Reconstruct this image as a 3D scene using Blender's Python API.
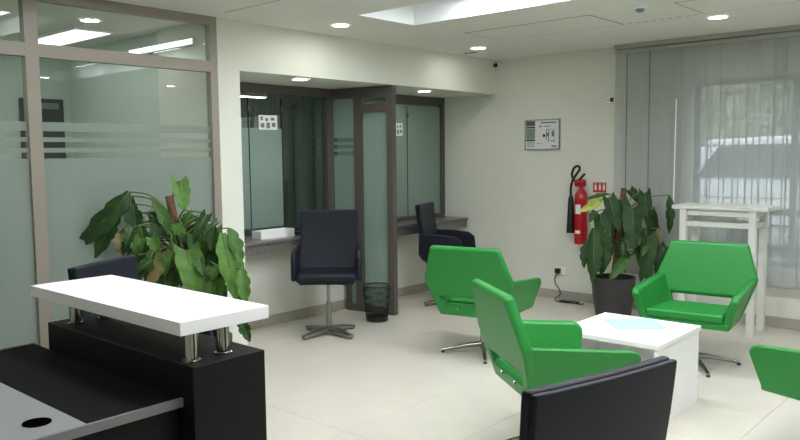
import bpy, bmesh, math, random
from mathutils import Vector, Matrix
random.seed(7)
for o in list(bpy.data.objects): bpy.data.objects.remove(o)
SC = bpy.context.scene
COL = SC.collection

# ------------------------------------------------------------------ camera
CAM = Vector((5.04584, -7.38852, 1.61808))
FW = Vector((-0.66128056, 0.74521596, -0.08579736))
RT = Vector((0.7485678, 0.66296335, -0.01121792))
UP = Vector((-0.04852073, 0.07164334, 0.99624945))
FPX = 754.45
cd = bpy.data.cameras.new('camera'); cam = bpy.data.objects.new('camera', cd); COL.objects.link(cam)
cd.sensor_width = 36; cd.lens = FPX * 36 / 800; cd.clip_start = .05; cd.clip_end = 200
cam.matrix_world = Matrix(((RT.x, UP.x, -FW.x, CAM.x), (RT.y, UP.y, -FW.y, CAM.y), (RT.z, UP.z, -FW.z, CAM.z), (0, 0, 0, 1)))
SC.camera = cam
def ray(u, v): return FW + RT * ((u - 400) / FPX) - UP * ((v - 220) / FPX)
def at_depth(u, v, d): return CAM + ray(u, v) * d           # a pixel at a known distance
def depth_of(p): return (Vector(p) - CAM).dot(FW)

# ------------------------------------------------------------------ world and exposure
W = bpy.data.worlds.new('overcast_sky'); SC.world = W; W.use_nodes = True
bg = W.node_tree.nodes['Background']; bg.inputs[0].default_value = (.86, .93, 1.0, 1); bg.inputs[1].default_value = 2.4
SC.view_settings.view_transform = 'Standard'; SC.view_settings.look = 'None'
SC.view_settings.gamma = 1; SC.view_settings.use_curve_mapping = False
SC.view_settings.exposure = 0.25
PANEL_E = 22.0        # LED panels in the ceiling recess
DOWN_E = 60.0         # round downlights
OFFICE_E = 7.5        # lamps added to light the rooms behind the glass

# ------------------------------------------------------------------ materials
def lin(c):
    return tuple(((x / 255) / 12.92 if x / 255 <= .04045 else ((x / 255 + .055) / 1.055) ** 2.4) for x in c) + (1,)
MATS = {}
def mat(name, rgb, rough=.5, metal=0, spec=.5, noise=0, nscale=8, coat=0, bump=0, bscale=200, emit=0, stretch=None):
    m = bpy.data.materials.new(name); m.use_nodes = True; MATS[name] = m
    nt = m.node_tree; b = nt.nodes['Principled BSDF']
    c = lin(rgb)
    b.inputs['Base Color'].default_value = c; b.inputs['Roughness'].default_value = rough
    b.inputs['Metallic'].default_value = metal; b.inputs['Specular IOR Level'].default_value = spec
    b.inputs['Coat Weight'].default_value = coat; b.inputs['Coat Roughness'].default_value = .05
    if emit:
        b.inputs['Emission Color'].default_value = c; b.inputs['Emission Strength'].default_value = emit
    if noise or bump:
        tc = nt.nodes.new('ShaderNodeTexCoord'); src = tc.outputs['Object']
        if stretch:
            mp = nt.nodes.new('ShaderNodeMapping'); mp.inputs['Scale'].default_value = stretch
            nt.links.new(src, mp.inputs[0]); src = mp.outputs[0]
    if noise:
        n = nt.nodes.new('ShaderNodeTexNoise'); n.inputs['Scale'].default_value = nscale; n.inputs['Detail'].default_value = 5
        r = nt.nodes.new('ShaderNodeValToRGB')
        r.color_ramp.elements[0].position = .3; r.color_ramp.elements[1].position = .7
        r.color_ramp.elements[0].color = tuple(x * (1 - noise) for x in c[:3]) + (1,)
        r.color_ramp.elements[1].color = tuple(min(1, x * (1 + noise)) for x in c[:3]) + (1,)
        nt.links.new(src, n.inputs['Vector']); nt.links.new(n.outputs['Fac'], r.inputs[0]); nt.links.new(r.outputs[0], b.inputs['Base Color'])
    if bump:
        n2 = nt.nodes.new('ShaderNodeTexNoise'); n2.inputs['Scale'].default_value = bscale
        bp = nt.nodes.new('ShaderNodeBump'); bp.inputs['Strength'].default_value = bump; bp.inputs['Distance'].default_value = .002
        nt.links.new(src, n2.inputs['Vector']); nt.links.new(n2.outputs['Fac'], bp.inputs['Height']); nt.links.new(bp.outputs[0], b.inputs['Normal'])
    return m
def glassmat(name, tint, mirror, rough=0.0):
    m = bpy.data.materials.new(name); m.use_nodes = True; MATS[name] = m; nt = m.node_tree
    for n in list(nt.nodes): nt.nodes.remove(n)
    out = nt.nodes.new('ShaderNodeOutputMaterial'); t = nt.nodes.new('ShaderNodeBsdfTransparent'); g = nt.nodes.new('ShaderNodeBsdfGlossy'); mx = nt.nodes.new('ShaderNodeMixShader')
    t.inputs[0].default_value = tint + (1,); g.inputs['Color'].default_value = (.86, .94, .9, 1); g.inputs['Roughness'].default_value = rough
    mx.inputs[0].default_value = mirror
    nt.links.new(t.outputs[0], mx.inputs[1]); nt.links.new(g.outputs[0], mx.inputs[2]); nt.links.new(mx.outputs[0], out.inputs[0])
    return m
def filmmat(name, rgb, diff, transl, clear, gloss=.08, grough=.2, noise=0):
    """diffuse + translucent + clear parts, and a little gloss on top"""
    m = bpy.data.materials.new(name); m.use_nodes = True; MATS[name] = m; nt = m.node_tree
    for n in list(nt.nodes): nt.nodes.remove(n)
    N = nt.nodes.new; c = lin(rgb); L = nt.links.new
    out = N('ShaderNodeOutputMaterial'); d = N('ShaderNodeBsdfDiffuse'); t = N('ShaderNodeBsdfTranslucent'); x = N('ShaderNodeBsdfTransparent'); g = N('ShaderNodeBsdfGlossy')
    d.inputs[0].default_value = c; t.inputs[0].default_value = c; g.inputs['Roughness'].default_value = grough
    if noise:
        tc = N('ShaderNodeTexCoord'); ns = N('ShaderNodeTexNoise'); ns.inputs['Scale'].default_value = 60
        mp = N('ShaderNodeMapping'); mp.inputs['Scale'].default_value = (1, 1, .02); L(tc.outputs['Object'], mp.inputs[0]); L(mp.outputs[0], ns.inputs['Vector'])
        r = N('ShaderNodeValToRGB'); r.color_ramp.elements[0].color = tuple(v * (1 - noise) for v in c[:3]) + (1,); r.color_ramp.elements[1].color = tuple(min(1, v * (1 + noise)) for v in c[:3]) + (1,)
        L(ns.outputs['Fac'], r.inputs[0]); L(r.outputs[0], d.inputs[0]); L(r.outputs[0], t.inputs[0])
    m1 = N('ShaderNodeMixShader'); m1.inputs[0].default_value = transl / (diff + transl); L(d.outputs[0], m1.inputs[1]); L(t.outputs[0], m1.inputs[2])
    m2 = N('ShaderNodeMixShader'); m2.inputs[0].default_value = clear; L(m1.outputs[0], m2.inputs[1]); L(x.outputs[0], m2.inputs[2])
    m3 = N('ShaderNodeMixShader'); m3.inputs[0].default_value = gloss; L(m2.outputs[0], m3.inputs[1]); L(g.outputs[0], m3.inputs[2])
    L(m3.outputs[0], out.inputs[0]); return m

M_wall = mat('wall_paint', (226, 228, 217), .7, noise=.015, nscale=3, bump=.1, bscale=150)
M_ceil = mat('ceiling_paint', (232, 230, 222), .8, noise=.015, nscale=2)
M_recess = mat('recess_paint', (236, 238, 238), .7)
M_tile = mat('floor_tile', (207, 202, 190), .34, spec=.45, noise=.035, nscale=4)
M_grout = mat('grout', (188, 184, 175), .9)
M_skirt = mat('skirting_tile', (172, 166, 155), .4, noise=.04, nscale=5)
M_frame = mat('bronze_aluminium', (150, 143, 133), .45, metal=.15)
M_dframe = mat('dark_bronze_aluminium', (90, 86, 80), .45, metal=.1)
M_granite = mat('granite', (112, 110, 106), .3, noise=.35, nscale=45)
M_glass = glassmat('partition_glass', (.86, .92, .89), .07)
M_tglass = glassmat('teller_glass', (.72, .84, .78), .14)
M_film = filmmat('frosted_film', (156, 168, 161), .55, .45, .06, gloss=.05, grough=.3)
M_film2 = filmmat('teller_film', (150, 174, 163), .7, .3, .10, gloss=.08, grough=.15)
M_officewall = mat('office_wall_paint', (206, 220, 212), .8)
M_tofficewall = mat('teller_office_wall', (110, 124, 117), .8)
M_dark = mat('black_plastic', (26, 27, 30), .4)
M_green = mat('green_leatherette', (32, 134, 54), .40, spec=.45, noise=.03, nscale=6, bump=.12, bscale=350)
M_navy = mat('navy_leather', (24, 28, 40), .48, spec=.28, noise=.05, nscale=5, bump=.15, bscale=300)
M_chrome = mat('chrome', (165, 165, 163), .22, metal=1)
M_alu = mat('brushed_aluminium', (150, 150, 146), .35, metal=1)
M_steel = mat('polished_steel', (180, 176, 170), .15, metal=1)
M_white = mat('white_laminate', (250, 251, 252), .35, spec=.4)
M_tablewhite = mat('white_painted_wood', (222, 222, 216), .45)
M_blackgloss = mat('black_gloss_laminate', (22, 22, 25), .10, spec=.6, coat=.3)
M_blackpanel = mat('black_laminate', (18, 18, 20), .5, spec=.2)
M_edge = mat('grey_edge_band', (120, 120, 122), .4)
M_blind = filmmat('blind_fabric', (192, 198, 197), .62, .38, .36, gloss=.02, grough=.5, noise=.07)
M_rail = mat('blind_rail', (170, 168, 160), .5, metal=.2)
M_red = mat('red_enamel', (176, 22, 32), .28, spec=.6)
M_signred = mat('sign_red', (190, 40, 45), .5)
M_paper = mat('white_paper', (228, 230, 230), .8)
M_bluepaper = mat('pale_blue_paper', (176, 202, 222), .6)
M_ink = mat('grey_print', (120, 124, 132), .8)
M_inkdark = mat('dark_print', (40, 44, 48), .8)
M_inkgreen = mat('green_print', (128, 150, 128), .8)
M_inkbrown = mat('brown_print', (110, 96, 88), .8)
M_inkblue = mat('blue_print', (110, 116, 165), .8)
M_pot = mat('pot_charcoal', (56, 54, 54), .5, noise=.15, nscale=12)
M_soil = mat('soil', (60, 46, 34), .95, noise=.3, nscale=40)
M_moss = mat('moss_pole_coir', (108, 78, 54), .95, noise=.35, nscale=50, bump=.6, bscale=120)
M_leafd = mat('leaf_dark', (38, 70, 30), .5, spec=.3, noise=.25, nscale=14)
M_leafm = mat('leaf_mid', (56, 92, 38), .5, spec=.3, noise=.25, nscale=14)
M_leafl = mat('leaf_light', (78, 118, 48), .5, spec=.3, noise=.2, nscale=14)
M_leafy = mat('leaf_yellow', (168, 178, 78), .45, noise=.15, nscale=14)
M_leafb = mat('leaf_brown', (112, 104, 58), .6, noise=.3, nscale=14)
M_stem = mat('stem', (92, 110, 60), .6)
M_root = mat('aerial_root', (132, 118, 88), .8)
M_led = mat('led_diffuser', (246, 250, 255), .5, emit=PANEL_E)
M_down = mat('downlight_lens', (255, 253, 248), .5, emit=DOWN_E)
M_oled = mat('office_lamp', (255, 252, 244), .5, emit=OFFICE_E)
M_soft = mat('soft_glow', (250, 252, 252), .5, emit=1.5)
M_hole = mat('hole_black', (5, 5, 5), .9, spec=0)
M_carwhite = mat('car_white', (225, 228, 230), .25, coat=.6)
M_carglass = mat('car_glass', (50, 58, 62), .08)
M_rubber = mat('tyre', (30, 30, 30), .8)
M_asphalt = mat('paving', (150, 146, 138), .9, noise=.1, nscale=3)
M_hedge = mat('hedge_leaf', (120, 136, 84), .7, noise=.3, nscale=5)
M_boundary = mat('boundary_render', (190, 184, 168), .9, noise=.06, nscale=2)
M_bars = mat('grille_steel', (96, 98, 96), .5)
M_wframe = mat('window_frame_grey', (130, 132, 130), .5)

# ------------------------------------------------------------------ mesh helpers
class MB:
    def __init__(s): s.v = []; s.f = []
    def poly(s, pts):
        n = len(s.v); s.v += [tuple(p) for p in pts]; s.f.append(tuple(range(n, n + len(pts)))); return s
    def box(s, x0, x1, y0, y1, z0, z1):
        n = len(s.v)
        s.v += [(x, y, z) for z in (z0, z1) for y in (y0, y1) for x in (x0, x1)]
        s.f += [tuple(n + i for i in q) for q in ((0, 2, 3, 1), (4, 5, 7, 6), (0, 1, 5, 4), (2, 6, 7, 3), (0, 4, 6, 2), (1, 3, 7, 5))]
        return s
    def slab(s, pts, t):
        """polygon (3D, planar) extruded by t along its normal, centred"""
        P = [Vector(p) for p in pts]; nrm = Vector((0, 0, 0))
        for i in range(len(P)): nrm += (P[i] - P[0]).cross(P[(i + 1) % len(P)] - P[0])
        nrm.normalize(); n = len(s.v); k = len(P)
        s.v += [tuple(p - nrm * t / 2) for p in P] + [tuple(p + nrm * t / 2) for p in P]
        s.f.append(tuple(n + i for i in reversed(range(k)))); s.f.append(tuple(n + k + i for i in range(k)))
        for i in range(k): j = (i + 1) % k; s.f.append((n + i, n + j, n + k + j, n + k + i))
        return s
    def tube(s, path, r, seg=10, cap=True):
        P = [Vector(p) for p in path]; R = r if isinstance(r, (list, tuple)) else [r] * len(P)
        n0 = len(s.v); prev = None
        for i, p in enumerate(P):
            d = (P[min(i + 1, len(P) - 1)] - P[max(i - 1, 0)]).normalized()
            if prev is None:
                a = d.orthogonal().normalized()
            else:
                a = (prev - d * prev.dot(d)); a = a.normalized() if a.length > 1e-6 else d.orthogonal().normalized()
            prev = a; b = d.cross(a)
            for k in range(seg):
                t = 2 * math.pi * k / seg; s.v.append(tuple(p + (a * math.cos(t) + b * math.sin(t)) * R[i]))
        for i in range(len(P) - 1):
            for k in range(seg):
                k2 = (k + 1) % seg; a0 = n0 + i * seg; s.f.append((a0 + k, a0 + k2, a0 + seg + k2, a0 + seg + k))
        if cap:
            s.f.append(tuple(n0 + k for k in reversed(range(seg)))); e = n0 + (len(P) - 1) * seg; s.f.append(tuple(e + k for k in range(seg)))
        return s
    def lathe(s, prof, seg=24, c=(0, 0, 0), cap=True):
        n0 = len(s.v)
        for r, z in prof:
            for k in range(seg):
                t = 2 * math.pi * k / seg; s.v.append((c[0] + r * math.cos(t), c[1] + r * math.sin(t), c[2] + z))
        for i in range(len(prof) - 1):
            for k in range(seg):
                k2 = (k + 1) % seg; a = n0 + i * seg; s.f.append((a + k, a + k2, a + seg + k2, a + seg + k))
        if cap:
            s.f.append(tuple(n0 + k for k in reversed(range(seg)))); e = n0 + (len(prof) - 1) * seg; s.f.append(tuple(e + k for k in range(seg)))
        return s
    def build(s, name, m, parent=None, bevel=0, seg=2, smooth=False, fix=True, sub=0):
        me = bpy.data.meshes.new(name); me.from_pydata(s.v, [], s.f); me.update()
        if fix:
            bm = bmesh.new(); bm.from_mesh(me); bmesh.ops.recalc_face_normals(bm, faces=bm.faces); bm.to_mesh(me); bm.free()
        o = bpy.data.objects.new(name, me); COL.objects.link(o); me.materials.append(m)
        if parent: o.parent = parent
        if bevel:
            b = o.modifiers.new('bevel', 'BEVEL'); b.width = bevel; b.segments = seg; b.limit_method = 'ANGLE'; b.angle_limit = math.radians(30)
        if sub:
            b = o.modifiers.new('sub', 'SUBSURF'); b.levels = sub; b.render_levels = sub
        if smooth or bevel:
            for p in me.polygons: p.use_smooth = True
            if bevel and not sub:
                w = o.modifiers.new('wn', 'WEIGHTED_NORMAL'); w.keep_sharp = False
            elif smooth == 'auto':
                me.set_sharp_from_angle(angle=math.radians(40))
        return o
def tag(o, label, cat, group=None):
    o['label'] = label; o['category'] = cat
    if group: o['group'] = group
    return o
def struct(o): o['kind'] = 'structure'; return o
def empty(name, loc=(0, 0, 0), rz=0):
    o = bpy.data.objects.new(name, None); COL.objects.link(o); o.location = loc; o.rotation_euler = (0, 0, rz); o.empty_display_size = .1; return o
def copy_tree(o, parent=None):
    c = o.copy(); COL.objects.link(c); c.parent = parent
    for ch in list(o.children): copy_tree(ch, c)
    return c
def facing(dx, dy): return math.atan2(dy, dx) - math.pi / 2     # rotation that turns local +Y to (dx, dy)
def plate_with_holes(axis, level, a0, a1, b0, b1, holes, mb=None):
    """flat sheet with rectangular holes. axis 'z': a=x, b=y ; axis 'y': a=x, b=z"""
    mb = mb or MB(); A = sorted({a0, a1, *[h[i] for h in holes for i in (0, 1)]}); B = sorted({b0, b1, *[h[i] for h in holes for i in (2, 3)]})
    P = (lambda a, b: (a, b, level)) if axis == 'z' else (lambda a, b: (a, level, b))
    for i in range(len(A) - 1):
        for j in range(len(B) - 1):
            ca, cb = (A[i] + A[i + 1]) / 2, (B[j] + B[j + 1]) / 2
            if any(h[0] < ca < h[1] and h[2] < cb < h[3] for h in holes): continue
            mb.poly([P(A[i], B[j]), P(A[i + 1], B[j]), P(A[i + 1], B[j + 1]), P(A[i], B[j + 1])])
    return mb

def smoothpath(P, n=6):
    P = [Vector(p) for p in P]; out = []
    for i in range(len(P) - 1):
        p0, p1, p2, p3 = P[max(i - 1, 0)], P[i], P[i + 1], P[min(i + 2, len(P) - 1)]
        for k in range(n):
            t = k / n; out.append(.5 * ((2 * p1) + (p2 - p0) * t + (2 * p0 - 5 * p1 + 4 * p2 - p3) * t * t + (3 * p1 - p0 - 3 * p2 + p3) * t ** 3))
    return out + [P[-1]]

# ================================================================== THE SETTING
H = 2.70; HS = 2.31; XR = 7.2; YB = -9.6; GX = -.785; UX = -.64
# floor: grout bed with single tiles
fl = struct(MB().box(GX - .1, XR + .1, YB - .1, .2, -.05, -.004).build('floor', M_grout))
tile_me = None; TS = .6; G = .002
y = -3.78 + TS * 7
rows = []
while y > YB: rows.append((max(y - TS, YB), min(y, 0))); y -= TS
cols = []; x = -1.07
while x < XR: cols.append((max(x, GX), min(x + TS, XR))); x += TS
tcache = {}
for (ya, yb) in rows:
    for (xa, xb) in cols:
        if yb - ya < .02 or xb - xa < .02: continue
        k = (round(xb - xa, 3), round(yb - ya, 3))
        if k not in tcache:
            w, d = k
            mb = MB(); e = .0015
            lo = [(G / 2, G / 2, -.004), (w - G / 2, G / 2, -.004), (w - G / 2, d - G / 2, -.004), (G / 2, d - G / 2, -.004)]
            md = [(p[0], p[1], -.0012) for p in lo]; up = [(min(max(p[0], G / 2 + e), w - G / 2 - e), min(max(p[1], G / 2 + e), d - G / 2 - e), 0) for p in lo]
            mb.v = lo + md + up; mb.f = [(8, 9, 10, 11)] + [(a + i, a + (i + 1) % 4, a + 4 + (i + 1) % 4, a + 4 + i) for a in (0, 4) for i in range(4)]
            t = mb.build('tile', M_tile, fl); tcache[k] = t.data
        else:
            t = bpy.data.objects.new('tile', tcache[k]); COL.objects.link(t); t.parent = fl
        t.location = (xa, ya, 0)

# ceiling: sheet with a lit recess and access hatches
RX0, RX1, RZ = .87, 5.6, 2.86
TROUGHS = [(-3.14, -2.48), (-5.30, -4.64)]  # second trough added out of view to light the foreground
HATCH = [(.93, 2.16, -1.86, -1.25), (2.83, 4.06, -1.86, -1.25)]
cl = struct(plate_with_holes('z', H, -.05, XR, YB, 0, [(RX0, RX1) + t for t in TROUGHS] + HATCH).build('ceiling', M_ceil))
for (RY0, RY1) in TROUGHS:
    mb = MB()
    for (a, b) in (((RX0, RY0), (RX1, RY0)), ((RX1, RY0), (RX1, RY1)), ((RX1, RY1), (RX0, RY1)), ((RX0, RY1), (RX0, RY0))):
        mb.poly([(a[0], a[1], H), (b[0], b[1], H), (b[0], b[1], RZ), (a[0], a[1], RZ)])
    mb.poly([(RX0, RY0, RZ), (RX1, RY0, RZ), (RX1, RY1, RZ), (RX0, RY1, RZ)])
    mb.build('light_trough', M_recess, cl)
for (a, b, c, d) in HATCH:
    g = .009
    mb = MB().box(a + g, b - g, c + g, d - g, H - .002, H + .012); mb.build('access_hatch', M_ceil, cl)
    for q in ((a, b, d - .016, d), (a, b, c, c + .005), (a, a + g, c, d), (b - g, b, c, d)): MB().box(*q, H - .0015, H + .01).build('gasket', M_dframe, cl)
    MB().box(a - .02, b + .02, c - .02, d + .02, H + .03, H + .05).build('hatch_backing', M_dark, cl)
# plaster joint carried on between the hatches, and a slot diffuser by the bulkhead
for k in range(9):
    x0 = 2.19 + k * .07
    MB().box(x0, x0 + .04, -1.256, -1.25, H - .0015, H + .001).build('joint_slot', M_dframe, cl)
MB().box(.10, .26, -.76, -.72, H - .004, H + .001).build('slot_diffuser', M_dframe, cl)
MB().box(.24, .95, -3.93, -3.922, H - .002, H + .001).build('joint_slot', M_skirt, cl)

# far wall with the window opening
WX0, WX1, WZ0, WZ1 = 2.28, 4.9, .55, 2.30
mb = plate_with_holes('y', 0, GX - .1, XR, 0, H, [(WX0, WX1, WZ0, WZ1)])
plate_with_holes('y', .2, GX - .1, XR, 0, H, [(WX0, WX1, WZ0, WZ1)], mb)
mb.poly([(WX0, 0, WZ0), (WX0, .2, WZ0), (WX0, .2, WZ1), (WX0, 0, WZ1)]); mb.poly([(WX1, 0, WZ0), (WX1, .2, WZ0), (WX1, .2, WZ1), (WX1, 0, WZ1)])
mb.poly([(WX0, 0, WZ0), (WX1, 0, WZ0), (WX1, .2, WZ0), (WX0, .2, WZ0)]); mb.poly([(WX0, 0, WZ1), (WX1, 0, WZ1), (WX1, .2, WZ1), (WX0, .2, WZ1)])
struct(mb.build('wall_far', M_wall, fix=False))
# walls beside and behind the camera
struct(MB().box(XR, XR + .1, YB, .2, 0, H + .2).build('wall_right', M_wall))
struct(MB().box(-.05, XR, YB - .1, YB, 0, H + .2).build('wall_back', M_wall))
# left wall: pier, bulkhead over the teller bay, apron wall under the counter
struct(MB().box(GX - .05, 0, -3.86, -3.63, 0, H).build('wall_left', M_wall))
struct(MB().box(GX - .05, 0, -3.63, 0, HS, H).build('trim_1', M_wall))
struct(MB().box(GX - .12, UX, -3.63, 0, 0, .735).build('wall_counter', M_wall))
# skirting tiles
bb = struct(MB().box(UX, XR, -.008, -.0005, .0005, .095).build('baseboard_far', M_grout))
x = -.6
while x < XR:
    MB().box(x + .001, min(x + .599, XR), -.012, -.0008, .001, .1).build('skirting_tile', M_skirt, bb, bevel=.0015, seg=1); x += .6
bb = struct(MB().box(UX + .0005, UX + .006, -3.63, 0, .0005, .095).build('baseboard_left', M_grout))
y = -3.6
while y < -.02:
    MB().box(UX + .0008, UX + .010, y + .001, min(y + .599, -.012), .001, .1).build('skirting_tile', M_skirt, bb, bevel=.0015, seg=1); y += .6

# glass partition on the left
PY = [-3.86, -5.23, -6.70, -8.15, YB]
wp = struct(MB().box(-.03, .03, YB, -3.86, 2.635, H).build('window_1', M_frame))
MB().box(-.03, .03, YB, -3.86, 2.275, 2.36).build('transom', M_frame, wp)
MB().box(-.03, .03, YB, -3.86, 0, .09).build('bottom_rail', M_frame, wp)
MB().box(-.031, .031, -3.925, -3.86, 0, 2.64).build('jamb', M_frame, wp)
for yy in PY[1:4]: MB().box(-.032, .032, yy - .085, yy, 0, 2.64).build('mullion', M_frame, wp)
for i in range(4):
    ya, yb = PY[i + 1], PY[i] - (.065 if i == 0 else .085)
    p = MB().poly([(0, ya, 2.36), (0, yb, 2.36), (0, yb, 2.635), (0, ya, 2.635)]).build('upper_pane', M_glass, wp)
    p = MB().poly([(0, ya, .09), (0, yb, .09), (0, yb, 2.275), (0, ya, 2.275)]).build('lower_pane', M_glass, wp)
    fx = .004
    MB().poly([(fx, ya, .09), (fx, yb, .09), (fx, yb, 1.62), (fx, ya, 1.62)]).build('frosted_film', M_film, p)
    for z0, z1 in ((1.66, 1.69), (1.73, 1.76), (1.80, 1.86)):
        MB().poly([(fx, ya, z0), (fx, yb, z0), (fx, yb, z1), (fx, ya, z1)]).build('film_stripe', M_film, p)

# teller bay glazing
wt = struct(MB().box(GX - .03, GX + .03, -3.63, 0, 2.225, HS - .001).build('window_2', M_dframe))
MB().box(GX - .03, GX + .03, -.065, -.001, .87, 2.225).build('jamb', M_dframe, wt)
MB().box(GX - .03, GX + .03, -3.63, -3.60, .87, 2.225).build('jamb', M_dframe, wt)
MB().box(GX - .035, GX + .045, -1.99, -1.85, .852, 2.225).build('mullion', M_dframe, wt)
MB().box(GX - .02, GX + .02, -1.85, -.065, .87, .90).build('bottom_rail', M_dframe, wt)
for ya, yb, film in ((-3.60, -2.965, 1.89), (-2.958, -2.563, 1.89), (-2.556, -1.99, 0), (-1.85, -.683, 2.2), (-.676, -.065, 2.2)):
    z0 = .93 if yb < -1.9 else .90
    p = MB().poly([(GX, ya, z0), (GX, yb, z0), (GX, yb, 2.225), (GX, ya, 2.225)]).build('pane', M_tglass, wt)
    if film:
        fx = GX + .004; a = max(ya, -3.42)
        MB().poly([(fx, a, z0), (fx, yb, z0), (fx, yb, film), (fx, a, film)]).build('frosted_film', M_film2, p)
    if yb < -.1 and yb not in (-1.99,):
        MB().box(GX - .006, GX + .008, yb - .001, yb + .008, z0, 2.18).build('seal', M_dark, wt)
        MB().box(GX + .006, GX + .02, yb - .012, yb + .018, 2.06, 2.10).build('patch_fitting', M_dframe, wt)

# fin screen standing out from the teller glass
fin = struct(empty('window_3', (0, -1.775, 0), math.atan2(-.125, -.785) - math.pi))
F = lambda x0, x1, z0, z1, nm='frame_member', t=.03: MB().box(x0, x1, -t, t, z0, z1).build(nm, M_dframe, fin)
F(-.07, 0, 0, 2.305, 'post', .035); F(-.475, -.375, 0, 2.305, 'post'); F(-.60, -.55, 0, .70, 'post')
F(-.78, -.07, 2.20, 2.305, 'top_rail', .029); F(-.375, -.07, 2.05, 2.135, 'transom', .029); F(-.60, -.07, 0, .07, 'bottom_rail', .029)
for x0, x1, z0, z1 in ((-.375, -.07, 2.135, 2.20), (-.375, -.07, .07, 2.05), (-.78, -.475, .9, 2.20), (-.55, -.475, .07, .70)):
    p = MB().poly([(x0, 0, z0), (x1, 0, z0), (x1, 0, z1), (x0, 0, z1)]).build('pane', M_tglass, fin)
    if z1 - z0 > .5:
        zt = 1.62 if x0 < -.7 else z1
        MB().poly([(x0, -.004, z0), (x1, -.004, z0), (x1, -.004, zt), (x0, -.004, zt)]).build('frosted_film', M_film2, p)
        if x0 < -.7:
            for a, b in ((1.66, 1.69), (1.73, 1.76), (1.80, 2.2)): MB().poly([(x0, -.004, a), (x1, -.004, a), (x1, -.004, b), (x0, -.004, b)]).build('film_stripe', M_film2, p)

# granite counter in two lengths, on either side of the fin
for ya, yb, lab in ((-3.625, -1.96, 'long grey granite counter shelf behind the upright navy swivel chair'), (-1.86, -.002, 'grey granite counter shelf between the glass fin and the plain wall')):
    c = empty('granite_counter', (0, 0, 0)); tag(c, lab, 'counter')
    MB().box(GX - .1, -.40, ya, yb, .822, .852).build('worktop', M_granite, c, bevel=.004)
    MB().box(UX, -.42, ya, yb, .737, .822).build('apron', M_granite, c)

d = empty('document_tray', (-.58, -2.86, .8525)); tag(d, 'low white document tray on the counter at foot of the teller glass', 'tray')
MB().box(-.07, .07, -.20, .20, 0, .012).build('base', M_white, d)
for q in ((-.07, -.062, -.20, .20), (.062, .07, -.20, .20), (-.062, .062, -.20, -.19), (-.062, .062, .19, .20)): MB().box(*q, .012, .075).build('side_wall', M_white, d)
d = empty('card_terminal', (-.57, -2.53, .8525)); tag(d, 'small black terminal on the counter beside the white tray', 'terminal')
MB().slab([(-.07, -.09, .03), (.07, -.09, .02), (.07, .09, .02), (-.07, .09, .03)], .035).build('body', M_dark, d, bevel=.006); MB().box(-.06, -.02, -.06, .06, .04, .075).build('screen', M_dark, d, bevel=.004)
# offices behind the glass
struct(MB().poly([(-2.6, YB, 0), (-2.6, -3.80, 0), (-2.6, -3.80, H), (-2.6, YB, H)]).build('wall_office', M_officewall))
struct(MB().box(-2.6, GX - .06, -3.80, -3.72, 0, H).build('wall_office_divider', M_officewall))
struct(MB().poly([(-2.6, YB, .0), (-.03, YB, .0), (-.03, -3.8, .0), (-2.6, -3.8, .0)]).build('floor_office', M_skirt))
struct(MB().poly([(-2.6, YB, H), (-.05, YB, H), (-.05, -3.8, H), (-2.6, -3.8, H)]).build('ceiling_office', M_ceil))
struct(MB().poly([(-2.6, YB, 0), (0, YB, 0), (0, YB, H), (-2.6, YB, H)]).build('wall_office_end', M_officewall))
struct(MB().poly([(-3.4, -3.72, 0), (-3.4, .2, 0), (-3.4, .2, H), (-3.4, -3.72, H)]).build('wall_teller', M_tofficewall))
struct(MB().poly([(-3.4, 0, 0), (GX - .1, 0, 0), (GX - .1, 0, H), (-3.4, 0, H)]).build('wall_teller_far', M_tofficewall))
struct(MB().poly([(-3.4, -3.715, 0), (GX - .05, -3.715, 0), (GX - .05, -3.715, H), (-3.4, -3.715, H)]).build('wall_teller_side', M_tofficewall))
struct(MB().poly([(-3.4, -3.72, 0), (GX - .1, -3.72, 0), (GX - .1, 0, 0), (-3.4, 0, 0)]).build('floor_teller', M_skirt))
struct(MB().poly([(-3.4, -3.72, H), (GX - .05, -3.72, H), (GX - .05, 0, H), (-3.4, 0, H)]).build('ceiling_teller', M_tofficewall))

# window in the far wall: frame, panes, burglar bars
w4 = struct(MB().box(WX0, WX1, .09, .13, WZ0, WZ0 + .05).build('window_4', M_wframe))
MB().box(WX0, WX1, .09, .13, WZ1 - .05, WZ1).build('frame_head', M_wframe, w4)
for xx in (WX0, WX0 + .87, WX0 + 1.74, WX1 - .05): MB().box(xx, xx + .05, .09, .13, WZ0 + .05, WZ1 - .05).build('frame_post', M_wframe, w4)
for k in range(3): 
    a = WX0 + .05 + k * .87; MB().poly([(a, .11, WZ0 + .05), (a + .82, .11, WZ0 + .05), (a + .82, .11, WZ1 - .05), (a, .11, WZ1 - .05)]).build('pane', glassmat('window_glass', (.93, .95, .94), .06) if k == 0 else MATS['window_glass'], w4)
for k in range(20): xx = WX0 + .13 * (k + 1); MB().tube([(xx, .165, WZ0), (xx, .165, WZ1)], .006, 6).build('grille_bar', M_bars, w4)
for k in range(7): zz = WZ0 + .25 * (k + .5); MB().tube([(WX0, .172, zz), (WX1, .172, zz)], .006, 6).build('grille_bar', M_bars, w4)

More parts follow.
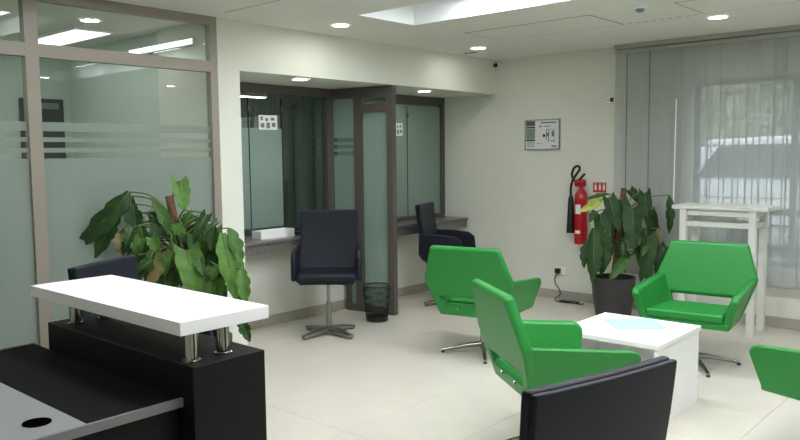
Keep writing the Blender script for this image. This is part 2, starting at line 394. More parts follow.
# ================================================================== CEILING THINGS
def downlight(x, y, z, lab, grp=None):
    d = empty('downlight', (x, y, z)); tag(d, lab, 'ceiling light', grp)
    prof = [(.085, -.001), (.088, -.006), (.070, -.008), (.066, -.004)]
    MB().lathe(prof, 28, cap=False).build('trim_ring', M_white, d, smooth=True)
    MB().lathe([(.067, -.005), (.03, -.0065), (.001, -.007)], 28).build('lens', M_down, d)
    return d
downlight(.454, -2.93, H, 'round recessed downlight in the ceiling, over the tall navy swivel chair')
downlight(.454, -.98, H, 'round recessed downlight in the ceiling beside the small dark corner camera')
downlight(2.86, -1.03, H, 'round recessed downlight in the ceiling in front of the vertical blind')
downlight(-.18, -2.83, HS, 'round downlight in the bulkhead soffit above the taped notice on the teller glass')
downlight(-.26, -.99, HS, 'round downlight in the bulkhead soffit between the glass fin and plain wall')
for (x, y) in ((.76, -4.48), (5.2, -1.03), (5.2, -2.93), (5.2, -4.88), (2.86, -6.2), (.6, -6.4), (5.2, -6.8), (2.86, -8.3)):  # downlight grid carried on out of view to light the foreground
    downlight(x, y, H, 'unseen round recessed downlight in the ceiling over the reception area', 'unseen downlights over the reception area')
def led_panel(x, y, sx, sy, lab):
    d = empty('led_panel', (x, y, RZ)); tag(d, lab, 'ceiling light', 'LED panels in the troughs')
    MB().box(-sx / 2, sx / 2, -sy / 2, sy / 2, -.02, -.001).build('frame', M_white, d)
    MB().box(-sx / 2 + .02, sx / 2 - .02, -sy / 2 + .02, sy / 2 - .02, -.023, -.0195).build('diffuser', M_led, d)
for y, lab in ((-2.81, 'square white LED panel inside the ceiling trough over the coffee table'), (-4.97, 'unseen square white LED panel inside the added trough over the reception desk')):
    for x in (1.75, 2.75, 3.75, 4.75): led_panel(x, y, .6, .5, lab)  # second row: unseen panels added to brighten the foreground
for (x, y, sx, sy, lab) in ((-1.65, -4.29, 1.15, .34, 'bright ceiling panel in the office behind the partition transom'), (-1.3, -6.6, .6, 1.2, 'unseen long ceiling lamp added deeper in the office behind the partition'), (-1.3, -8.3, .6, 1.2, 'unseen last ceiling lamp added at the end of the office behind the partition'), (-2.2, -1.2, .3, 1.2, 'ceiling lamp added to light the dim room behind the teller glass')):  # all but the first are added to light the rooms behind the glass
    d = empty('office_lamp', (x, y, H)); tag(d, lab, 'ceiling light')
    MB().box(-sx / 2, sx / 2, -sy / 2, sy / 2, -.03, -.001).build('housing', M_white, d); MB().box(-sx / 2 + .02, sx / 2 - .02, -sy / 2 + .02, sy / 2 - .02, -.034, -.0295).build('diffuser', M_soft if y == -4.29 else M_oled, d)
downlight(-.76, -4.48, H, 'round downlight in the office ceiling just behind the partition transom')
d = empty('reflection_strip', (-.75, -3.861, 2.54)); tag(d, 'slim glowing strip standing in for the bright reflection in the partition transom', 'reflection strip')  # glowing strip added to imitate the lit trough face reflected in the glass
MB().box(-.5, .5, -.03, -.001, -.02, .03).build('housing', M_white, d); MB().box(-.49, .49, -.034, -.0295, -.015, .025).build('diffuser', M_soft, d)
d = empty('reflection_strip', (-2.0, -2.35, 2.30)); tag(d, 'slim hanging strip standing in for a white reflection in the teller glass', 'ceiling light')  # glowing strip added to imitate a white reflection in the teller glass
MB().box(-.05, .05, -.55, .55, 0, .05).build('housing', M_white, d); MB().box(-.045, .045, -.54, .54, -.006, .0005).build('diffuser', M_oled, d)
for yy in (-.4, .4): MB().tube([(0, yy, .05), (0, yy, .40)], .004, 6).build('hanger', M_dark, d)
d = empty('wall_screen', (-2.597, -4.10, 1.85)); tag(d, 'dark wall screen seen through the clear band of frosted partition', 'screen')
MB().box(0, .05, -.215, .20, -.30, .36).build('casing', M_dark, d, bevel=.005); MB().box(.05, .052, -.05, .15, .26, .32).build('sticker', M_ink, d)
# smoke detector, corner camera
d = empty('smoke_detector', (2.60, -1.92, H)); tag(d, 'small round smoke detector on the ceiling between the access hatches', 'smoke detector')
MB().lathe([(.05, -.001), (.052, -.012), (.045, -.022)], 20).build('base', M_white, d, smooth='auto'); MB().lathe([(.03, -.0225), (.032, -.036), (.02, -.046)], 16).build('sensor', mat('detector_blue', (120, 150, 170), .5), d, smooth='auto')
d = empty('security_camera', (.03, -.001, 2.645)); tag(d, 'tiny dark security camera high in the corner beside the bulkhead', 'camera')
MB().box(-.02, .02, -.012, -.0005, -.02, .02).build('mount', M_white, d); MB().tube([(0, -.012, 0), (0, -.03, -.004), (0, -.06, -.012)], [.008, .024, .022], 14).build('housing', M_dark, d, smooth='auto')

# ================================================================== FAR WALL THINGS
# vertical blind
bl = empty('vertical_blind', (0, 0, 0)); tag(bl, 'sheer grey vertical blind hanging across the window wall', 'blind')
MB().box(1.54, 5.0, -.135, -.085, 2.612, 2.645).build('head_rail', M_rail, bl, bevel=.004)
MB().box(1.54, 5.0, -.15, -.07, 2.655, 2.699).build('pelmet', M_rail, bl)
rng = random.Random(3); k = 0; x = 1.605
M_edge_shade = filmmat('slat_edge_shade', (118, 122, 120), .8, .2, .02, gloss=.02)  # darker edge strips paint in the shadow lines between slats
while x < 4.95:
    a = math.radians(12 + rng.uniform(-16, 18)); hw = .0635; dx, dy = math.cos(a) * hw, math.sin(a) * hw
    mb = MB(); bow = .004
    for i in range(5):
        t = i / 4 * 2 - 1; cx = x + dx * t; cy = -.11 + (.007 if k % 2 else -.007) + dy * t - bow * (1 - t * t); mb.v += [(cx, cy, .40), (cx, cy, 2.61)]
    mb.f = [(2 * i, 2 * i + 2, 2 * i + 3, 2 * i + 1) for i in range(4)]
    s = mb.build('slat', M_blind, bl, smooth=True)
    MB().box(x - .058, x + .058, -.113, -.107, .385, .41).build('bottom_weight', M_rail, s)
    e = Vector((x + dx * .96, -.11 + (.007 if k % 2 else -.007) + dy * .96 - .003, 0)); MB().box(e.x - .004, e.x + .004, e.y - .002, e.y + .001, .40, 2.61).build('edge_shade', M_edge_shade, s)
    x += .116 + rng.uniform(-.006, .006); k += 1
MB().tube([(2.19, -.16, 2.12), (2.19, -.172, 1.6), (2.185, -.17, .95)], .0055, 8).build('wand', M_white, bl)

# extinguisher
ex = empty('fire_extinguisher', (1.165, -.105, .645)); tag(ex, 'red wall-mounted fire extinguisher with black hose and horn', 'fire extinguisher')
MB().lathe([(.05, 0), (.068, .006), (.070, .03), (.070, .48), (.064, .53), (.045, .57), (.026, .592), (.024, .62)], 24).build('cylinder', M_red, ex, smooth='auto')
MB().box(-.026, .03, -.073, -.066, .33, .43).build('label_patch', M_paper, ex); MB().box(-.026, .03, -.074, -.066, .12, .155).build('label_patch', M_paper, ex)
MB().tube([(0, 0, .615), (0, 0, .68)], [.022, .018], 14).build('valve', M_steel, ex)
MB().tube([(-.05, -.01, .655), (.045, -.02, .655)], .042, 18).build('valve_guard', M_red, ex, smooth='auto')
MB().slab([(-.02, -.03, .69), (.05, -.03, .76), (.065, -.03, .75), (.0, -.03, .68)], .025).build('handle', M_dark, ex)
MB().tube(smoothpath([(-.03, -.02, .655), (-.06, -.03, .68), (-.095, -.03, .74), (-.07, -.03, .815), (-.02, -.03, .835), (-.005, -.03, .80), (-.04, -.03, .75), (-.085, -.03, .68), (-.105, -.03, .60), (-.105, -.03, .5)]), .013, 10).build('hose', M_dark, ex, smooth=True)
MB().tube([(-.105, -.03, .52), (-.105, -.03, .48), (-.105, -.03, .12)], [.018, .028, .045], 16).build('horn', M_dark, ex, smooth='auto')
MB().box(-.04, .04, .05, .105, .36, .42).build('wall_bracket', M_dark, ex)
# sign beside it
sg = empty('fire_sign', (1.325, -.001, 1.255)); tag(sg, 'small red fire safety sign with white pictograms beside the extinguisher', 'sign')
MB().box(-.075, .075, -.004, 0, -.055, .055).build('plate', M_signred, sg)
for x in (-.045, .005, .05):
    MB().box(x - .012, x + .012, -.0055, -.0035, -.03, .02).build('pictogram', M_paper, sg); MB().box(x - .006, x + .006, -.0055, -.0035, .026, .04).build('pictogram', M_paper, sg)
MB().box(-.075, .075, -.0045, -.0035, .05, .055).build('border', M_paper, sg)
# framed notice
nb = empty('framed_notice', (.63, -.001, 1.825)); tag(nb, 'framed landscape evacuation notice on the plain wall', 'notice')
MB().box(-.215, .215, -.012, 0, -.155, .16).build('backing', M_paper, nb)
for a in ((-.222, -.212, -.165, .17), (.212, .222, -.165, .17), (-.212, .212, .16, .17), (-.212, .212, -.165, -.155)): MB().box(a[0], a[1], -.02, 0, a[2], a[3]).build('frame_bar', mat('notice_frame', (150, 152, 158), .4, metal=.3) if 'notice_frame' not in MATS else MATS['notice_frame'], nb)
def pr(x0, x1, z0, z1, m): MB().box(x0, x1, -.0135, -.0118, z0, z1).build('print_area', m, nb)
pr(-.205, -.09, .10, .155, M_inkbrown); pr(-.205, -.09, .075, .092, M_inkdark); pr(-.205, -.09, -.045, .07, M_inkgreen); pr(-.205, -.09, -.068, -.05, M_inkdark)
for z in (-.085, -.10, -.115, -.13): pr(-.195, -.10, z, z + .006, M_ink)
pr(-.02, .17, .125, .14, M_ink); pr(-.04, -.005, .085, .10, M_inkblue); pr(.02, .11, .088, .097, M_ink); pr(.01, .04, -.025, .005, M_inkdark)
for (a, b, c, d) in ((.05, .06, -.06, .06), (.08, .09, -.08, .05), (.12, .15, -.02, .04), (.11, .16, -.075, -.065), (.06, .16, .055, .06), (-.07, .0, -.10, -.095), (.12, .18, -.135, -.12), (.06, .08, -.02, .02), (.15, .155, -.09, .06)): pr(a, b, c, d, M_ink)
# alarm call point
cp = empty('alarm_call_point', (1.45, -.0005, 2.165)); tag(cp, 'small white wall plate with a red square beside the blind', 'call point')
MB().box(-.048, .034, -.012, 0, -.032, .032).build('plate', M_white, cp, bevel=.003); MB().box(-.012, .026, -.02, -.011, -.022, .022).build('button', mat('dark_red', (110, 40, 38), .5), cp); MB().box(-.04, -.032, -.014, -.011, -.008, .008).build('indicator', M_dark, cp)
# socket, plug and cable
so = empty('wall_socket', (.86, -.0005, .32)); tag(so, 'white wall socket low on the plain wall', 'socket')
MB().box(-.045, .075, -.01, 0, -.045, .045).build('plate', M_white, so, bevel=.003); MB().box(.045, .06, -.014, -.009, -.012, .012).build('switch', M_white, so)
cb = empty('power_cable', (.85, -.035, .32)); tag(cb, 'black plug and thin cable trailing from socket to floor', 'cable')
MB().box(-.028, .028, -.022, .022, -.026, .026).build('plug', M_dark, cb, bevel=.006)
pts = [(-.0, 0, -.02), (-.03, -.01, -.09), (-.01, -.02, -.15), (.03, -.02, -.20), (.05, -.03, -.255), (.0, -.05, -.30), (.03, -.1, -.313), (.12, -.14, -.313), (.25, -.12, -.313), (.30, -.06, -.313), (.22, -.03, -.313), (.12, -.07, -.311), (.2, -.12, -.309), (.33, -.13, -.313), (.37, -.09, -.313)]
MB().tube(smoothpath(pts), .006, 6).build('cord', M_dark, cb, smooth=True)
MB().box(.10, .24, -.15, -.07, -.316, -.298).build('adaptor', M_dark, cb, bevel=.006)

# notices taped to the teller glass
for (ya, yb, za, zb, lab) in ((-2.845, -2.62, 1.875, 2.015, 'white notice sheet taped high on teller glass left of the fin'), (-.92, -.765, 1.84, 1.985, 'white notice sheet taped on teller glass beside the glass fin')):
    n = empty('notice_sheet', (GX + .007, (ya + yb) / 2, (za + zb) / 2)); tag(n, lab, 'notice'); w = (yb - ya) / 2; h = (zb - za) / 2
    MB().box(0, .002, -w, w, -h, h).build('sheet', M_paper, n)
    for (a, b, c, d) in ((-.8, -.4, -.7, -.1), (-.2, .2, -.8, 0), (.4, .8, -.6, .0), (-.8, -.55, .3, .8), (-.3, .0, .2, .6), (.3, .7, .3, .7)): MB().box(.002, .0025, a * w, b * w, c * h, d * h).build('print_area', M_ink, n)

# ================================================================== FURNITURE
def navy_chair(name, loc, face, lab, lift=0):
    """swivel chair with leather shell, slab arms and flat four-star base. local +Y is forward"""
    t = empty(name, loc, facing(*face)); tag(t, lab, 'chair', 'navy swivel chairs')
    # back cushion: curved, tapering downwards
    def shell(half, z0, z1, y0, y1, thick, curve, taper, nx=8, nz=8):
        mb = MB(); n = nx + 1
        for side in (0, 1):
            for j in range(nz + 1):
                v = j / nz; hw = half * (1 - taper * (1 - v)); z = z0 + (z1 - z0) * v; y = y0 + (y1 - y0) * v - .02 * math.sin(math.pi * v)
                for i in range(n):
                    s = i / nx * 2 - 1; mb.v.append((s * hw, y + curve * s * s + (thick if side else 0) * 1.0, z))
        o = n * (nz + 1)
        for j in range(nz):
            for i in range(nx):
                a = j * n + i; mb.f += [(a, a + 1, a + n + 1, a + n), (o + a, o + a + n, o + a + n + 1, o + a + 1)]
        for j in range(nz): a = j * n; b = a + nx; mb.f += [(a, a + n, o + a + n, o + a), (b, o + b, o + b + n, b + n)]
        for i in range(nx): a = i; b = nz * n + i; mb.f += [(a, o + a, o + a + 1, a + 1), (b, b + 1, o + b + 1, o + b)]
        return mb
    bk = shell(.272, .47, 1.05, -.175, -.29, .034, .012, .07).build('backrest', M_navy, t, bevel=.012, seg=3)
    shell(.270, .46, 1.046, -.196, -.311, .021, .012, .07).build('back_shell', M_navy, bk, bevel=.007, seg=3)
    MB().box(-.268, .268, -.22, .27, .445, .525).build('seat', M_navy, t, bevel=.03, seg=4)
    MB().box(-.24, .24, -.20, .23, .425, .447).build('seat_pan', M_dark, t, bevel=.008)
    for s in (-1, 1):
        x = s * .288
        P = [(x, -.25, .74), (x, -.05, .74), (x, .15, .72), (x, .215, .67), (x, .235, .50), (x, .22, .455), (x, -.20, .455), (x, -.255, .52)]
        MB().slab(P, .045).build('armrest', M_navy, t, bevel=.016, seg=3)
    MB().tube([(0, 0, .05), (0, 0, .30)], .026, 16).build('column', M_alu, t, smooth='auto')
    MB().tube([(0, 0, .29), (0, 0, .43 + lift)], .016, 14).build('gas_lift', M_chrome, t, smooth='auto')
    MB().tube([(.0, .02, .41), (-.16, .1, .405), (-.19, .13, .40)], .007, 8).build('lever', M_dark, t)
    for k in range(4):
        a = math.pi / 4 + k * math.pi / 2; c, s = math.cos(a), math.sin(a); mb = MB()
        for (r, w, zt, zb) in ((.0, .045, .07, .03), (.14, .038, .058, .022), (.30, .03, .034, .008)):
            mb.v += [(r * c - w * s * q, r * s + w * c * q, z) for z in (zb, zt) for q in (-1, 1)]
        for i in range(2):
            b = i * 4; mb.f += [(b, b + 1, b + 5, b + 4), (b + 2, b + 6, b + 7, b + 3), (b, b + 4, b + 6, b + 2), (b + 1, b + 3, b + 7, b + 5)]
        mb.f += [(0, 2, 3, 1), (8, 9, 11, 10)]
        lg = mb.build('base_leg', M_alu, t, bevel=.006)
        MB().lathe([(.02, 0), (.022, .004), (.02, .009)], 12, (.28 * c, .28 * s, 0)).build('glide', M_dark, lg)
    for ch in t.children:
        if ch.name.split('.')[0] in ('backrest', 'seat', 'seat_pan', 'armrest', 'lever'): ch.location.z = lift
    return t
navy_chair('swivel_chair', (.06, -2.76, 0), (.68, -.73), 'upright navy leather swivel chair facing out from the granite counter beside wire bin', .065)
navy_chair('swivel_chair', (.04, -.95, 0), (.86, .36), 'navy swivel chair in the corner between glass fin and plain wall, seen side on', .04)
navy_chair('swivel_chair', (1.285, -5.245, 0), (.89, .45), 'navy swivel chair behind the white reception ledge beside the frosted partition')
navy_chair('swivel_chair', (3.905, -5.54, 0), (-.97, .25), 'navy swivel chair turned away, its tapered back close by the green chairs')

def green_chair(loc, face, lab, base=38):
    t = empty('lounge_chair', loc, facing(*face)); tag(t, lab, 'chair', 'green faceted lounge chairs')
    by = lambda z: -.21 - .148 * (z - .36) / .546            # back plane leans
    B = lambda x, z: (x, by(z), z)
    th = .06
    # back: hexagonal sheet with a slot near the seat
    zs0, zs1, xs = .435, .495, .235
    mb = MB()
    def strip(pts): mb.slab([B(*p) for p in pts], th)
    mb2 = MB()
    zk = .64
    outer = [(-.275, .34), (.275, .34), (.38, zk), (.290, .906), (-.290, .906), (-.38, zk)]
    # ring built as one closed shell around the slot
    n = Vector((0, .54, .16)).cross(Vector((1, 0, 0))); nrm = Vector((0, .54, .16)); nrm = Vector((0, -.16, .54)).cross(Vector((1, 0, 0))).normalized()
    inner = [(-xs, zs0), (xs, zs0), (xs + .02, zs1), (.12, zs1), (-.12, zs1), (-xs - .02, zs1)]
    mo = [Vector(B(*p)) for p in outer]; mi = [Vector(B(*p)) for p in inner]
    m = MB(); k = 6
    for sgn in (-1, 1):
        m.v += [tuple(p + nrm * sgn * th / 2) for p in mo] + [tuple(p + nrm * sgn * th / 2) for p in mi]
    for i in range(6):
        j = (i + 1) % 6
        m.f += [(i, j, k + j, k + i), (12 + i, 12 + k + i, 12 + k + j, 12 + j), (i, 12 + i, 12 + j, j), (k + i, k + j, 12 + k + j, 12 + k + i)]
    m.build('backrest', M_green, t, bevel=.022, seg=4)
    for s in (-1, 1):
        P = [(s * .372, by(.64), .655), (s * .385, .30, .605), (s * .38, .335, .575), (s * .315, .285, .355), (s * .272, by(.36), .35)]
        # arm wing: folded in two facets so it follows the flare
        a = MB(); tk = .06
        inn = [Vector((p[0] - s * tk, p[1], p[2] - .004)) for p in P]; out = [Vector(p) for p in P]
        a.v = [tuple(p) for p in out] + [tuple(p) for p in inn]; q = 5
        a.f = [(0, 1, 4), (1, 2, 3), (1, 3, 4), (5, 9, 6), (6, 8, 7), (6, 9, 8)] + [(i, (i + 1) % 5, q + (i + 1) % 5, q + i) for i in range(5)]
        a.build('armrest', M_green, t, bevel=.022, seg=4)
    MB().slab([(-.285, -.20, .365), (.285, -.20, .365), (.315, .30, .375), (-.315, .30, .375)], .05).build('seat_shell', M_green, t, bevel=.014, seg=3)
    sc = MB().slab([(-.235, -.17, .42), (.235, -.17, .42), (.275, .31, .43), (-.275, .31, .43)], .065).build('seat_cushion', M_green, t, bevel=.018, seg=3)
    for x in (-.1, .1): MB().tube([(x, -.245, .40), (x, -.262, .40)], .012, 12).build('bolt', M_chrome, t)
    MB().box(-.13, .13, -.12, .12, .325, .342).build('mounting_plate', M_dark, t)
    MB().tube([(0, 0, .04), (0, 0, .33)], .027, 18).build('column', M_chrome, t, smooth='auto')
    for k in range(4):
        a = math.radians(base) + k * math.pi / 2; c, s = math.cos(a), math.sin(a)
        lg = MB().tube([(0, 0, .075), (.12 * c, .12 * s, .062), (.34 * c, .34 * s, .022)], [.024, .020, .013], 10).build('base_leg', M_chrome, t, smooth='auto')
        MB().lathe([(.015, 0), (.016, .006), (.012, .016)], 10, (.33 * c, .33 * s, 0)).build('glide', M_dark, lg)
    return t
green_chair((1.525, -2.41, 0), (-.186, .983), 'green faceted lounge chair with its back turned, facing the plain wall by the wire bin', 27)
green_chair((2.956, -3.78, 0), (.60, .80), 'green faceted lounge chair pulled up to the open side of white coffee table', 0)
green_chair((2.97, -1.685, 0), (.087, -.996), 'green faceted lounge chair facing out in front of the tall white table', 32)
green_chair((4.25, -2.985, 0), (-.951, .309), 'green faceted lounge chair across the coffee table, facing its solid side panel')

# coffee table
ct = empty('coffee_table', (2.98, -2.855, 0)); tag(ct, 'white cube coffee table with open sides among the green chairs', 'coffee table')
MB().box(-.335, .335, -.335, .335, .47, .50).build('tabletop', M_white, ct, bevel=.003)
MB().box(.30, .325, -.325, .325, 0, .47).build('side_panel', M_white, ct, bevel=.002); MB().box(-.325, -.30, -.325, .325, 0, .47).build('side_panel', M_white, ct, bevel=.002)
MB().box(-.30, .30, .17, .19, .0, .47).build('back_panel', M_white, ct)
# brochure
br = empty('brochure', (2.97, -2.75, .5005), math.radians(-45)); tag(br, 'pale blue brochure lying on the coffee table', 'brochure')
br.rotation_euler = (0, 0, math.radians(43))
MB().box(-.16, .16, -.145, .145, 0, .004).build('pages', M_paper, br); MB().box(-.162, .162, -.147, .147, .004, .0052).build('cover', M_bluepaper, br)

# tall white table by the blind
tt = empty('tall_table', (2.72, -.36, 0)); tag(tt, 'tall slim white wooden table in front of the vertical blind', 'table')
MB().box(-.40, .43, -.19, .19, 1.10, 1.135).build('tabletop', M_tablewhite, tt, bevel=.005)
for sx in (-.30, .30):
    for sy in (-.15, .15): MB().box(sx - .03, sx + .03, sy - .028, sy + .028, 0, 1.10).build('leg', M_tablewhite, tt, bevel=.004)
for sy in (-.15, .15):
    MB().box(-.27, .27, sy - .012, sy + .012, 1.045, 1.10).build('apron', M_tablewhite, tt); MB().box(-.27, .27, sy - .012, sy + .012, .945, .99).build('rail', M_tablewhite, tt)
for sx in (-.30, .30):
    MB().box(sx - .012, sx + .012, -.122, .122, 1.045, 1.10).build('apron', M_tablewhite, tt); MB().box(sx - .012, sx + .012, -.122, .122, .945, .99).build('rail', M_tablewhite, tt)

# wire bin
wb = empty('wire_bin', (.02, -2.08, 0)); tag(wb, 'black wire mesh waste bin standing by the glass fin', 'waste bin')
r0, r1, hb = .105, .14, .35
mb = MB()
for k in range(44):
    a = 2 * math.pi * k / 44
    for tw in (-.35, .35): mb.tube([(r0 * math.cos(a), r0 * math.sin(a), .01), (r1 * math.cos(a + tw), r1 * math.sin(a + tw), hb)], .0016, 4, False)
w = mb.build('wire_mesh', M_dark, wb); w['kind'] = 'stuff'
ring = lambda r, z: [(r * math.cos(2 * math.pi * k / 32), r * math.sin(2 * math.pi * k / 32), z) for k in range(33)]
MB().tube(ring(r1, hb), .006, 8, False).build('rim', M_dark, wb, smooth=True)
MB().lathe([(.098, .002), (.107, .004), (.11, .05), (.104, .05), (.100, .01)], 28).build('base', M_dark, wb)

# reception desk
rd = empty('reception_desk', (0, 0, 0)); tag(rd, 'black reception desk with a white raised ledge on steel posts', 'reception desk')
MB().box(1.70, 2.83, -5.97, -5.66, 0, .90).build('front_plinth', M_blackpanel, rd, bevel=.003)
MB().box(1.575, 2.785, -5.985, -5.60, 1.004, 1.053).build('ledge', M_white, rd, bevel=.002)
for (x, y) in ((1.815, -5.90), (1.815, -5.765), (2.755, -5.925), (2.745, -5.785)):
    p = MB().tube([(x, y, .90), (x, y, 1.004)], .024, 20).build('post', M_steel, rd, smooth='auto')
    MB().lathe([(.033, .9005), (.033, .906), (.026, .908)], 20, (x, y, 0)).build('collar', M_steel, p, smooth='auto')
wk = MB().box(1.56, 2.755, -6.31, -5.972, .752, .78).build('worktop', mat('black_matt_laminate', (14, 14, 16), .7, spec=.08), rd)
MB().box(1.56, 2.755, -6.85, -6.311, .752, .7802).build('side_worktop', mat('grey_laminate', (138, 139, 142), .4), rd)
MB().box(2.755, 2.768, -6.85, -5.972, .750, .7815).build('edge_band', M_edge, wk); MB().box(1.55, 1.56, -6.85, -5.972, .752, .785).build('edge_band', M_edge, wk)
MB().lathe([(.044, .7805), (.044, .783), (.038, .784)], 24, (2.62, -6.41, 0)).build('cable_grommet', M_hole, rd)
MB().box(2.70, 2.745, -6.82, -5.98, 0, .752).build('end_panel', M_blackpanel, rd); MB().box(1.57, 1.61, -6.82, -5.98, 0, .752).build('end_panel', M_blackpanel, rd)

# ================================================================== PLANTS
def leaf(parent, p0, p1, w, m, stemfrom=None, droop=.15, kind='heart', seed=0, roll=0, facing_cam=.7):
    """leaf blade from its base p0 to its tip p1 (world points), w = width in metres"""
    rg = random.Random(seed); p0 = Vector(p0); p1 = Vector(p1); ax = p1 - p0; L = ax.length; d = ax.normalized()
    view = (CAM - p0).normalized(); up = Vector((0, 0, 1)); nrm = view * facing_cam + up * (1 - facing_cam) + Vector((rg.uniform(-.35, .35), rg.uniform(-.35, .35), rg.uniform(-.2, .3)))
    nrm = (nrm - d * nrm.dot(d)).normalized(); side = d.cross(nrm).normalized()
    if roll: nrm = Matrix.Rotation(roll, 3, d) @ nrm; side = d.cross(nrm).normalized()
    NT, NS = 14, 8; mb = MB()
    for i in range(NT + 1):
        t = i / NT
        if kind == 'heart': prof = (t + .12) ** .35 * (1 - t) ** .72 * 1.30 if t < 1 else 0
        else: prof = (math.sin(math.pi * min(1, t * .93 + .05)) ** .8) * (1 - .25 * t)
        prof = max(prof, .012)
        lobe = 1 - (.26 if kind != 'heart' else .12) * max(0, math.sin(t * 21 + seed)) 
        c = p0 + ax * t + nrm * (droop * L * 4 * t * (1 - t)) * .5
        for j in range(NS + 1):
            s = j / NS * 2 - 1; hw = w / 2 * prof * (lobe if abs(s) > .6 else 1)
            back = (-.16 * L * abs(s) ** 1.5 * (1 - t) ** 3) if kind == 'heart' else 0
            q = c + side * (s * hw) + d * back + nrm * (.16 * w * (abs(s) - .5) * prof + .035 * w * math.sin(t * 22 + s * 3 + seed) * abs(s))
            mb.v.append(tuple(q))
    for i in range(NT):
        for j in range(NS): a = i * (NS + 1) + j; mb.f.append((a, a + 1, a + NS + 2, a + NS + 1))
    o = mb.build('leaf', m, parent, smooth=True, fix=False)
    # midrib, and the stalk back to the stem
    MB().tube([p0 + nrm * .002, p0 + ax * .5 + nrm * (droop * L * .5 - .5 * .16 * w * .75), p0 + ax * .95 + nrm * .004], [.004, .003, .001], 5).build('midrib', M_stem, o, smooth=True)
    if stemfrom is not None:
        sf = Vector(stemfrom); mid = (sf + p0) / 2 + Vector((0, 0, .06))
        MB().tube(smoothpath([sf, mid, p0], 5), [.007] * 5 + [.005] * 5 + [.004], 6).build('stalk', M_stem, parent, smooth=True)
    return o
def plant(name, pot, pot_r, pot_h, pole_top, leaves, lab, roots, ymax=99, wsc=1.3, fill=None):
    t = empty(name, (0, 0, 0)); tag(t, lab, 'plant')
    px, py = pot; D = depth_of((px, py, .8))
    R = pot_r; prof = [(R * .74, 0), (R * .80, .012)]
    nr = 12
    for k in range(nr):
        z = .02 + (pot_h - .06) * k / nr; rr = R * (.80 + .20 * math.sin(min(1, (z / pot_h) * 1.15) * math.pi / 2)); prof += [(rr, z), (rr + .004, z + .012)]
    prof += [(R, pot_h - .035), (R * 1.02, pot_h - .03), (R * 1.02, pot_h), (R * .93, pot_h), (R * .92, pot_h - .05)]
    MB().lathe(prof, 32, (px, py, 0)).build('pot', M_pot, t, smooth='auto')
    MB().lathe([(R * .92, pot_h - .06), (R * .5, pot_h - .04), (.01, pot_h - .035)], 24, (px, py, 0)).build('soil', M_soil, t, smooth=True)
    top = at_depth(*pole_top, D); base = Vector((px, py, pot_h - .05))
    MB().tube([base, base.lerp(top, .5), top], [.032, .030, .028], 10).build('moss_pole', M_moss, t, smooth='auto')
    for i, lf in enumerate(leaves):
        u0, v0, u1, v1, wpx, m, dz, kind = lf
        a = at_depth(u0, v0, D + dz); b = at_depth(u1, v1, D + dz - .05)
        for q in (a, b): q.y = min(q.y, ymax)
        # the stalk leaves the pole a little below the leaf base
        z = min(max(a.z - .18, pot_h), top.z - .05); f = (z - base.z) / (top.z - base.z); sf = base.lerp(top, max(0, min(1, f)))
        leaf(t, a, b, wsc * wpx * D / FPX, m, sf, .12 if i % 2 else .2, kind, seed=i * 1.7, roll=((i * 37) % 7 - 3) * .07)
    rf = random.Random(21 + roots)
    for k in range(fill[0] if fill else 0):
        _, ua, ub, va, vb, wl = fill; u = rf.uniform(ua, ub); v = rf.uniform(va, vb); a = at_depth(u, v, D + rf.uniform(-.28, .10)); L = rf.uniform(.14, .26)
        b = a + RT * rf.uniform(-.5, .5) * L + Vector((0, 0, -1)) * L * rf.uniform(.4, 1) + FW * rf.uniform(-.3, .1) * L
        for q in (a, b): q.y = min(q.y, ymax)
        z = min(max(a.z - .1, pot_h), top.z - .05); sf = base.lerp(top, max(0, min(1, (z - base.z) / (top.z - base.z))))
        leaf(t, a, b, rf.uniform(.07, .13) * wl, rf.choice([M_leafd, M_leafd, M_leafm, M_leafm, M_leafl, M_leafl] if wl >= 1 else [M_leafd, M_leafd, M_leafd, M_leafm]), sf, .2, rf.choice(['long', 'heart']), seed=50 + k, facing_cam=.5)
    rg = random.Random(5)
    for k in range(roots):
        f = rg.uniform(.25, .9); p = base.lerp(top, f); a = rg.uniform(0, 6.28); q = p + Vector((math.cos(a) * .12, math.sin(a) * .12, rg.uniform(-.02, .08))); r = q + Vector((math.cos(a + .5) * .1, math.sin(a + .5) * .1, -rg.uniform(.08, .2)))
        MB().tube(smoothpath([p, q, r], 4), .0035, 5).build('aerial_root', M_root, t, smooth=True)
    return t
d_, m_, l_, y_, b_ = M_leafd, M_leafm, M_leafl, M_leafy, M_leafb
